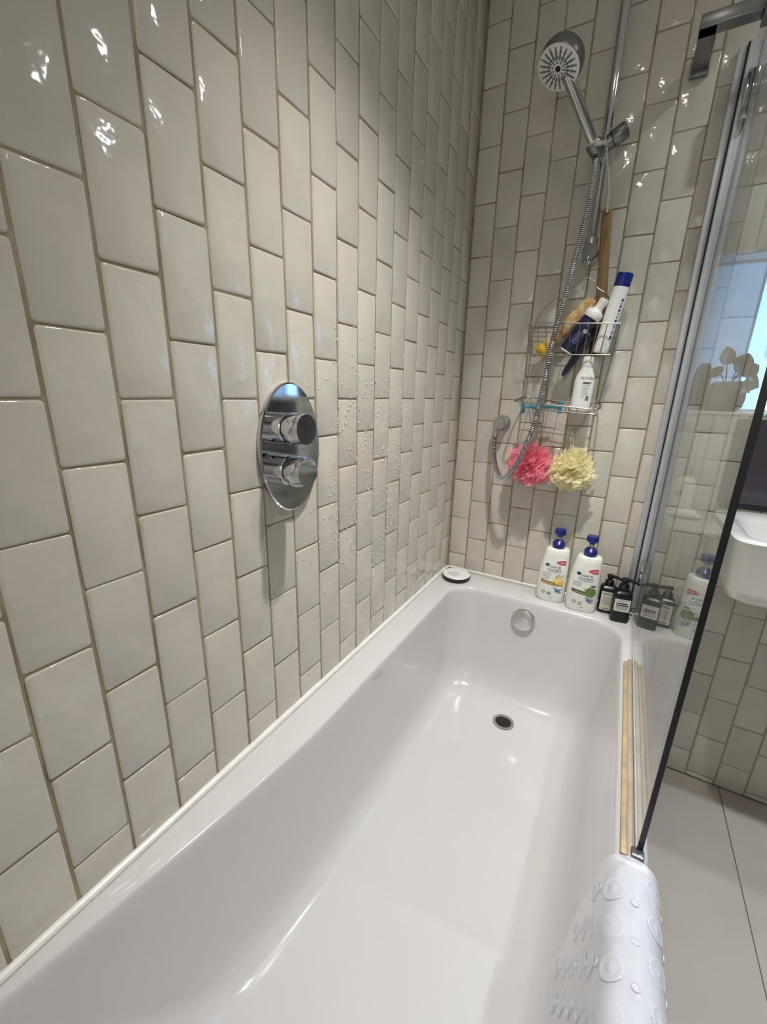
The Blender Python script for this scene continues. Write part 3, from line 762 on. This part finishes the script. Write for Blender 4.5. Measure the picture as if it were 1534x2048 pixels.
# white tube with blue cap in the top basket (leaning right)
def lean_frame(base, top, roll=0):
    base, top = Vector(base), Vector(top); z = (top-base).normalized()
    x = Vector((1, 0, 0)); x = (x - z*x.dot(z)).normalized(); y = z.cross(x)
    return Matrix(((x.x, y.x, z.x, base.x), (x.y, y.y, z.y, base.y), (x.z, y.z, z.z, base.z), (0, 0, 0, 1))) @ Matrix.Rotation(radians(roll), 4, 'Z')
TB = Bottle([(0, -.020, .020, .013), (.01, -.0205, .0205, .0145), (.10, -.021, .021, .0165), (.176, -.0205, .0205, .0185)], 2.3)
t = thing('lotion_bottle', 'slim white bottle with dark blue cap leaning in the wire basket', 'bottle', (.457, -.085, 1.402))
Mx = lean_frame((.457, -.083, 1.404), (.489, -.083, 1.602), 18)
body = TB.body('bottle_body', M['white'], t, Mx)
MB().loft([[(p[0]*k, p[1]*k, z) for p in TB.ring(.176)] for z, k in ((.1765, .99), (.179, 1.03), (.207, 1.02), (.211, .96), (.212, .8))]).build('cap', M['blue'], t, 35, Mx)
D = lambda nm, sh, m, cx=0, cz=0, off=.0004: TB.decal(nm, sh, M[m], body, Mx, cx, cz, off)
for z, hh, m in ((.142, .0035, 'navyp'), (.133, .002, 'swoosh'), (.126, .003, 'navyp'), (.116, .0035, 'navyp'), (.107, .002, 'swoosh'), (.098, .003, 'swoosh'), (.088, .0035, 'navyp'), (.074, .007, 'swoosh'), (.058, .006, 'swoosh'), (.044, .005, 'navyp')):
    D('side_lettering', grid2d(-.0028, .0028, -hh, hh, 2, 2), m, .011, z)

# navy bottle with white pump, leaning the other way
NB = Bottle([(0, -.0215, .0215, .019), (.004, -.023, .023, .0205), (.098, -.023, .023, .0205), (.104, -.0205, .0205, .019)], 2.0)
t = thing('navy_foam_bottle', 'navy blue bottle with white foam pump lying across the wire basket', 'bottle', (.36, -.095, 1.405))
Mx = lean_frame((.364, -.092, 1.412), (.455, -.092, 1.556), 20)
body = NB.body('bottle_body', M['navy'], t, Mx)
MB().lathe([(.0245, 0), (.0255, .002), (.0255, .017), (.022, .022), (.0145, .026), (.0135, .030)], (0, 0, .1035), seg=32).build('pump_collar', M['white'], t, 35, Mx)
MB().lathe([(.0125, 0), (.0130, .018), (.0140, .024), (.0125, .031)], (0, 0, .130), seg=24).build('pump_head', M['white'], t, 35, Mx)
MB().lathe([(.022, -.003), (.0225, .001)], (0, 0, .0), seg=28).build('base_ring', M['white'], t, 35, Mx)
D = lambda nm, sh, m, cx=0, cz=0, off=.0004: NB.decal(nm, sh, M[m], body, Mx, cx, cz, off)
D('white_patch', disc2d(0, 0, .007, .006, 14), 'label', .006, .068)
for q in range(6): D('text_line', grid2d(-.010+.001*(q % 2), .010-.002*(q % 3), -.0012, .0012, 5, 1), 'navylt', 0, .058-.0058*q)
D('text_line', disc2d(0, 0, .005, .004, 14, .5), 'navylt', .002, .084)

# navy handle poking through the basket
t = thing('navy_razor_handle', 'flat navy handle poking down through the wire basket base', 'handle', (.36, -.06, 1.342))
Mx = lean_frame((.360, -.068, 1.340), (.424, -.068, 1.455))
MB().loft([[(x*w, y, z) for x, y in ((-1, -.005), (1, -.005), (1, .005), (-1, .005))] for z, w in ((0, .0045), (.012, .008), (.06, .0115), (.10, .0125), (.13, .010))]).build('handle', M['navy'], t, 30, Mx)
MB().loft([[(x*w, y, z) for x, y in ((-1, -.0062), (1, -.0062), (1, -.0048), (-1, -.0048))] for z, w in ((.02, .003), (.06, .006), (.10, .006))]).build('grip_inlay', M['blackb'], t, 30, Mx)

# mottled sponge strip
t = thing('bath_sponge', 'long mottled cream and yellow sponge slanting in the wire basket', 'sponge', (.29, -.05, 1.41))
Mx = lean_frame((.290, -.049, 1.425), (.418, -.049, 1.560))
rg = random.Random(3); rings = []
for i in range(26):
    z = .184*i/25; k = math.sqrt(max(0.12, 1-(2*i/25-1)**14))
    rings.append([((.020*k+rg.uniform(-.0012, .0012))*math.copysign(abs(cos(a))**.7, cos(a)), (.016*k)*math.copysign(abs(sin(a))**.7, sin(a)), z) for a in [2*pi*j/20 for j in range(20)]])
MB().loft(rings).build('sponge_body', M['sponge'], t, 60, Mx)
rings = [[((.021*k)*cos(a)*(1+.06*sin(5*a+i)), (.018*k)*sin(a), -.024+.034*i/9) for a in [2*pi*j/20 for j in range(20)]] for i, k in enumerate((.5, .8, .95, 1, 1.02, 1, .98, .95, .85, .6))]
MB().loft(rings).build('yellow_end', M['yellow'], t, 60, Mx)

# wooden bath brush hanging by a cord
t = thing('wooden_bath_brush', 'long wooden brush handle hanging by a cord from the rail holder', 'brush', (.43, -.04, 1.43))
b0, b1 = Vector((.442, -.036, 1.475)), Vector((.4145, -.046, 1.800))
Mx = lean_frame(b0, b1); LB = (b1-b0).length
rings = []
for i in range(24):
    f = i/23; z = LB*f; hw = .0155-.002*f
    if f > .93: hw *= math.sqrt(max(.02, 1-((f-.93)/.07)**2))
    rings.append([(hw*math.copysign(abs(cos(a))**.6, cos(a)), .006*math.copysign(abs(sin(a))**.8, sin(a)), z) for a in [2*pi*j/20 for j in range(20)]])
MB().loft(rings).build('handle', M['wood'], t, 50, Mx)
MB().lathe([(.0048, 0), (.0048, .0008), (.001, .0008)], (0, -.0058, LB-.020), (0, -1, 0), 14).build('cord_hole', M['darkwood'], t, 35, Mx)
rbox('brush_head', (-.024, -.012, -.075), (.024, .012, .008), .008, M['darkwood'], t, 3, Mx)
hole = Mx @ Vector((0, -.008, LB-.020))
cp = [hole, Vector((.414, -.060, 1.800)), Vector((.411, -.068, 1.845)), Vector((.402, -.078, 1.885)), Vector((.393, -.084, 1.930)), Vector((.387, -.084, 1.950)), Vector((.392, -.080, 1.966)), Vector((.400, -.064, 1.969))]
MB().tube(spline(cp, 60), .0022, 8).build('cord', M['cord'], t, 60)
cp = [hole+Vector((.001, .004, 0)), Vector((.417, -.054, 1.805)), Vector((.417, -.060, 1.86)), Vector((.410, -.060, 1.91)), Vector((.407, -.048, 1.945)), Vector((.402, -.052, 1.968))]
MB().tube(spline(cp, 50), .0020, 8).build('cord', M['cord'], t, 60)
MB().tube(spline([(.366, -.108, 1.931), (.374, -.106, 1.928), (.380, -.098, 1.932), (.388, -.090, 1.936), (.392, -.086, 1.930)], 20), [.0055+.001*sin(i) for i in range(20)], 10).build('cord_knot', M['cord'], t, 60)

# teal razors in the lower tray
for i, (p0, p1, hx, lab) in enumerate((((.352, -.070, 1.247), (.258, -.086, 1.240), -1, 'teal razor lying with its head over the left end of the tray'),
                                       ((.290, -.100, 1.242), (.366, -.092, 1.244), 1, 'teal razor lying across the middle of the wire tray'))):
    t = thing('razor', lab, 'razor', p0, 'teal razors in the caddy tray')
    P0, P1 = Vector(p0), Vector(p1); mid = (P0+P1)/2+Vector((0, 0, .004))
    MB().tube(spline([P0, mid, P1], 20), [.0045+.0015*sin(pi*q/19) for q in range(20)], 10).build('handle', M['teal'], t, 60)
    d = (P1-P0).normalized()
    Mx = lean_frame(P1, P1+d*.02)
    rbox('blade_head', (-.004, -.019, -.002), (.006, .019, .009), .002, M['teal'], t, 2, Mx)
    rbox('blade', (-.0055, -.017, .001), (-.0035, .017, .007), .0004, M['satin'], t, 1, Mx)

# black and white dish in the corner of the bath rim
t = thing('round_dish', 'round black dish with white pad in the bath corner', 'soap dish', (.073, -.092, RIM))
MB().lathe([(.046, 0), (.053, .003), (.0555, .013), (.054, .016), (.050, .0165)], (.073, -.092, RIM), seg=48).build('dish', M['blackb'], t)
MB().lathe([(.0525, .0), (.053, .003), (.051, .005), (.001, .0055)], (.073, -.092, RIM+.0150), seg=48).build('pad', M['white'], t)
MB().lathe([(.024, 0), (.023, .002), (.001, .0026)], (.066, -.102, RIM+.0200), seg=28).build('lid_disc', M['enamel'], t)

# ------------------------------------------------------------------ bath mat draped over the rim
mt = thing('bath_mat', 'clear vinyl bath mat with suction cups draped over the bath rim', 'bath mat', (.68, -1.2, RIM))
pth = [(.600, .265), (.6085, .31), (.6235, .42), (.634, .50), (.637, .535), (.642, .562), (.652, .579), (.666, .586), (.682, .587), (.697, .581), (.7075, .567), (.712, .545), (.713, .50), (.713, .40)]
P3 = spline([(x, 0, z) for x, z in pth], 72)
NY = 60; YA, YB = -.935, -1.46
vs, fs = [], []
nrm = []
for i in range(len(P3)):
    tg = (P3[min(i+1, 71)]-P3[max(i-1, 0)]).normalized(); nrm.append(Vector((-tg.z, 0, tg.x)))
Ls = [0]
for a, b in zip(P3, P3[1:]): Ls.append(Ls[-1]+(b-a).length)
rg = random.Random(2)
for i in range(len(P3)):
    for j in range(NY+1):
        y = YA+(YB-YA)*j/NY
        wob = .0022*sin(17*y+9*Ls[i])+.0018*sin(41*y+30*Ls[i]+1)
        p = P3[i]+nrm[i]*(.0020+abs(wob)*.7); vs.append((p.x, y, p.z))
for i in range(len(P3)-1):
    for j in range(NY):
        a = i*(NY+1)+j; fs.append((a, a+1, a+NY+2, a+NY+1))
MB().add(vs, fs).build('vinyl_sheet', M['vinyl'], mt, 180)
def at_len(s):
    for k in range(len(Ls)-1):
        if Ls[k+1] >= s:
            f = (s-Ls[k])/(Ls[k+1]-Ls[k]); return P3[k].lerp(P3[k+1], f), nrm[k].lerp(nrm[k+1], f)
    return P3[-1], nrm[-1]
def cup(s, y, r):
    n = 24; rings = []
    for f, h in ((1.0, .0002), (1.0, .0010), (.93, .0016), (.80, .0011), (.68, .0004), (.30, .0003), (.16, .0010), (.02, .0012)):
        ring = []
        for k in range(n):
            a = 2*pi*k/n; p, nn = at_len(max(.001, s+r*f*cos(a)))
            ring.append(Vector((p.x, y+r*f*sin(a), p.z))+nn*(.0030+h))
        rings.append(ring)
    return MB().loft(rings, cap0=False).build('suction_cup', M['vinyl'], mt, 60)
for k in range(11):
    for q, s in enumerate((.045, .100, .155, .210, .262, .318, .375, .430)):
        y = YA-.030-.050*k-(.025 if q % 2 else 0)
        if y > YB+.02 and s < Ls[-1]-.02: cup(s, y, .0165 if q % 2 else .0150)
        if y > YB+.04 and s < Ls[-1]-.05: cup(s+.0275, y-.012, .0050)

# ------------------------------------------------------------------ beyond the screen: shelf, soap, basin, plants
sh = tag(rbox('stone_shelf', (.698, -.258, .938), (.821, -.001, .952), .003, M['shelf'], None, 2), 'thin grey shelf between the glass screen and the basin', 'shelf')
t = thing('soap_dish', 'shallow white oval dish on the grey shelf behind the glass', 'soap dish', (.742, -.120, .952))
Mx = Matrix.Translation((.742, -.120, .952)) @ Matrix.Diagonal((1.0, .75, 1, 1))
MB().lathe([(.022, 0), (.030, .002), (.044, .0075), (.0445, .0085), (.030, .0050), (.001, .0042)], seg=40).build('dish', M['basin'], t, 50, Mx)
s_ = rbox('soap_bar', (-.028, -.018, 0), (.028, .018, .017), .0078, M['soap'], None, 4, Matrix.Translation((.744, -.121, .9575)) @ Matrix.Rotation(.1, 4, 'Z'))
tag(s_, 'white bar of soap lying in the oval dish', 'soap')
WB = Bottle([(0, -.026, .026, .022), (.004, -.028, .028, .024), (.082, -.028, .028, .024), (.096, -.025, .025, .022), (.106, -.016, .016, .015), (.109, -.0085, .0085, .0085), (.116, -.0085, .0085, .0085)], 2.4)
t = thing('white_lotion_bottle', 'white lotion bottle with small cap on the grey shelf behind soap', 'bottle', (.738, -.055, .952))
Mx = place(.738, -.055, .952, 0)
WB.body('bottle_body', M['white'], t, Mx)
MB().lathe([(.0115, 0), (.0115, .018), (.010, .020)], (0, 0, .113), seg=24).build('cap', M['clearp'], t, 35, Mx)
WB.decal('print', grid2d(-.012, .004, -.008, .008, 4, 2), M['greyp'], t, Mx, -.008, .060)

bs = thing('wash_basin', 'white wall-hung ceramic wash basin beside the bath screen', 'wash basin', (1.1, -.17, .80))
def br(i, z, r, x0=.825, x1=1.40, y0=-.350, y1=-.001): return rrect(x0+i, x1-i, y0+i, min(y1, y1-i+.0), r, z, 6, 6)
MB().loft([br(.06, .803, .05), br(.025, .806, .045), br(.014, .815, .04), br(.010, .84, .04), br(.003, .955, .04), br(.0, .962, .04), br(.004, .967, .04), br(.022, .967, .04),
           rrect(.862, 1.362, -.318, -.085, .05, .965, 6, 6), rrect(.872, 1.352, -.308, -.095, .05, .955, 6, 6), rrect(.89, 1.334, -.29, -.11, .06, .88, 6, 6), rrect(.93, 1.30, -.26, -.13, .06, .845, 6, 6)]).build('basin_body', M['basin'], bs, 50)
MB().lathe([(.024, 0), (.024, .003), (.012, .002), (.001, .001)], (1.11, -.195, .8455), seg=28).build('basin_waste', M['chrome'], bs)
struct(MB().box(.84, 1.40, -.006, .0, .972, .986).build('trim_3', M['dark'], smooth=0))
tag(rbox('dark_panel', (.832, -.006, .987), (1.40, -.0008, 1.229), .001, M['panel'], None, 1), 'dark glossy panel on the wall above the basin', 'dark_panel')  # flat dark panel laid over the wall tiles

def leaf(b, base, tip, wd, droop=.0, cup_=.15):
    base, tip = Vector(base), Vector(tip); d = tip-base; L = d.length; d.normalize()
    sd = d.cross(Vector((.2, -1, .3))).normalized(); nn = sd.cross(d); rows = []
    for i in range(9):
        f = i/8; ww = wd*math.sin(pi*min(1, f*.92+.08))**.8*(1.15-.5*f)
        c = base+d*L*f+Vector((0, 0, -droop*f*f))
        rows.append([c+sd*ww*s+nn*abs(s)*ww*cup_ for s in (-1, -.5, 0, .5, 1)])
    vs = [p for r in rows for p in r]; fs = []
    for i in range(8):
        for j in range(4): a = i*5+j; fs.append((a, a+1, a+6, a+5))
    b.add(vs, fs)
    b.add([p+nn*.0012 for p in vs], [tuple(reversed(f)) for f in fs])
SZ = WIN[2]+.004
t = thing('potted_plant', 'dark leafed plant in a round grey pot on the window sill', 'plant', (.795, .040, SZ))
MB().lathe([(.034, 0), (.044, .012), (.048, .036), (.045, .060), (.038, .076), (.030, .082), (.028, .080), (.028, .070), (.001, .068)], (.795, .036, SZ), seg=36).build('pot', M['pot'], t)
for base, tip, wd in (((.790, .036, SZ+.07), (.768, .008, SZ+.185), .021), ((.80, .04, SZ+.07), (.822, .012, SZ+.165), .026), ((.80, .045, SZ+.07), (.852, .025, SZ+.135), .028),
                      ((.79, .045, SZ+.07), (.748, .03, SZ+.125), .020), ((.80, .03, SZ+.07), (.826, -.002, SZ+.125), .026), ((.805, .04, SZ+.07), (.862, .015, SZ+.075), .028), ((.80, .03, SZ+.07), (.842, .0, SZ+.06), .026)):
    b = MB(); B, T = Vector(base), Vector(tip); m_ = B.lerp(T, .42)+Vector((0, 0, .010))
    leaf(b, m_, T, wd, .008); o = b.build('leaf', M['leaf'], t, 60)
    MB().tube(spline([B-Vector((0, 0, .01)), B.lerp(m_, .5)+Vector((0, 0, .006)), m_], 10), .0016, 6).build('stem', M['leaf'], t, 60)
t = thing('round_vase', 'tall round grey vase beside the plant on the window sill', 'vase', (.728, .075, SZ))
MB().lathe([(.016, 0), (.021, .012), (.0235, .050), (.0225, .095), (.017, .122), (.010, .134), (.008, .134), (.007, .120), (.001, .11)], (.733, .050, SZ), seg=32).build('vase_body', M['pot'], t)
# sheer cloth hanging before the bright pane
vs, fs = [], []
for i in range(15):
    for j in range(25):
        f, g_ = i/14, j/24
        x = .865+.10*g_+.02*f*sin(3*g_); z = 1.50-.20*f*(.5+.5*g_) - .01*sin(9*g_)
        vs.append((x, .062+.010*sin(26*g_+2*f), z))
for i in range(14):
    for j in range(24): a = i*25+j; fs.append((a, a+1, a+26, a+25))
t = thing('sheer_cloth', 'sheer pale cloth hanging in front of the bright window pane', 'cloth', (.91, .06, 1.3))
MB().add(vs, fs).build('cloth', M['sheer'], t, 180)
MB().cyl((.915, .060, 1.500), (.915, .060, WIN[3]-.003), .0015, seg=8).build('hanging_cord', M['cord'], t)

# ------------------------------------------------------------------ water drops on the left wall
rg = random.Random(11); b = MB()
for i in range(900):
    y = rg.gauss(-.60, .16); z = rg.gauss(.98, .20)
    if not (-.93 < y < -.06 and .60 < z < 1.42): continue
    r = rg.uniform(.0010, .0022)
    n = 7; ring = lambda rr, x, dz: [(x, y+rr*cos(2*pi*k/n), z+dz+rr*sin(2*pi*k/n)*1.2) for k in range(n)]
    b.loft([ring(r, .0002, 0), ring(r*.75, .0002+r*.55, -r*.1), ring(r*.2, .0002+r*.8, -r*.15)], cap0=False)
o = b.build('water_droplets', M['water'], None, 80)
tag(o, 'tiny water droplets scattered on the glazed tiles beside the valve', 'water drops', kind='stuff')
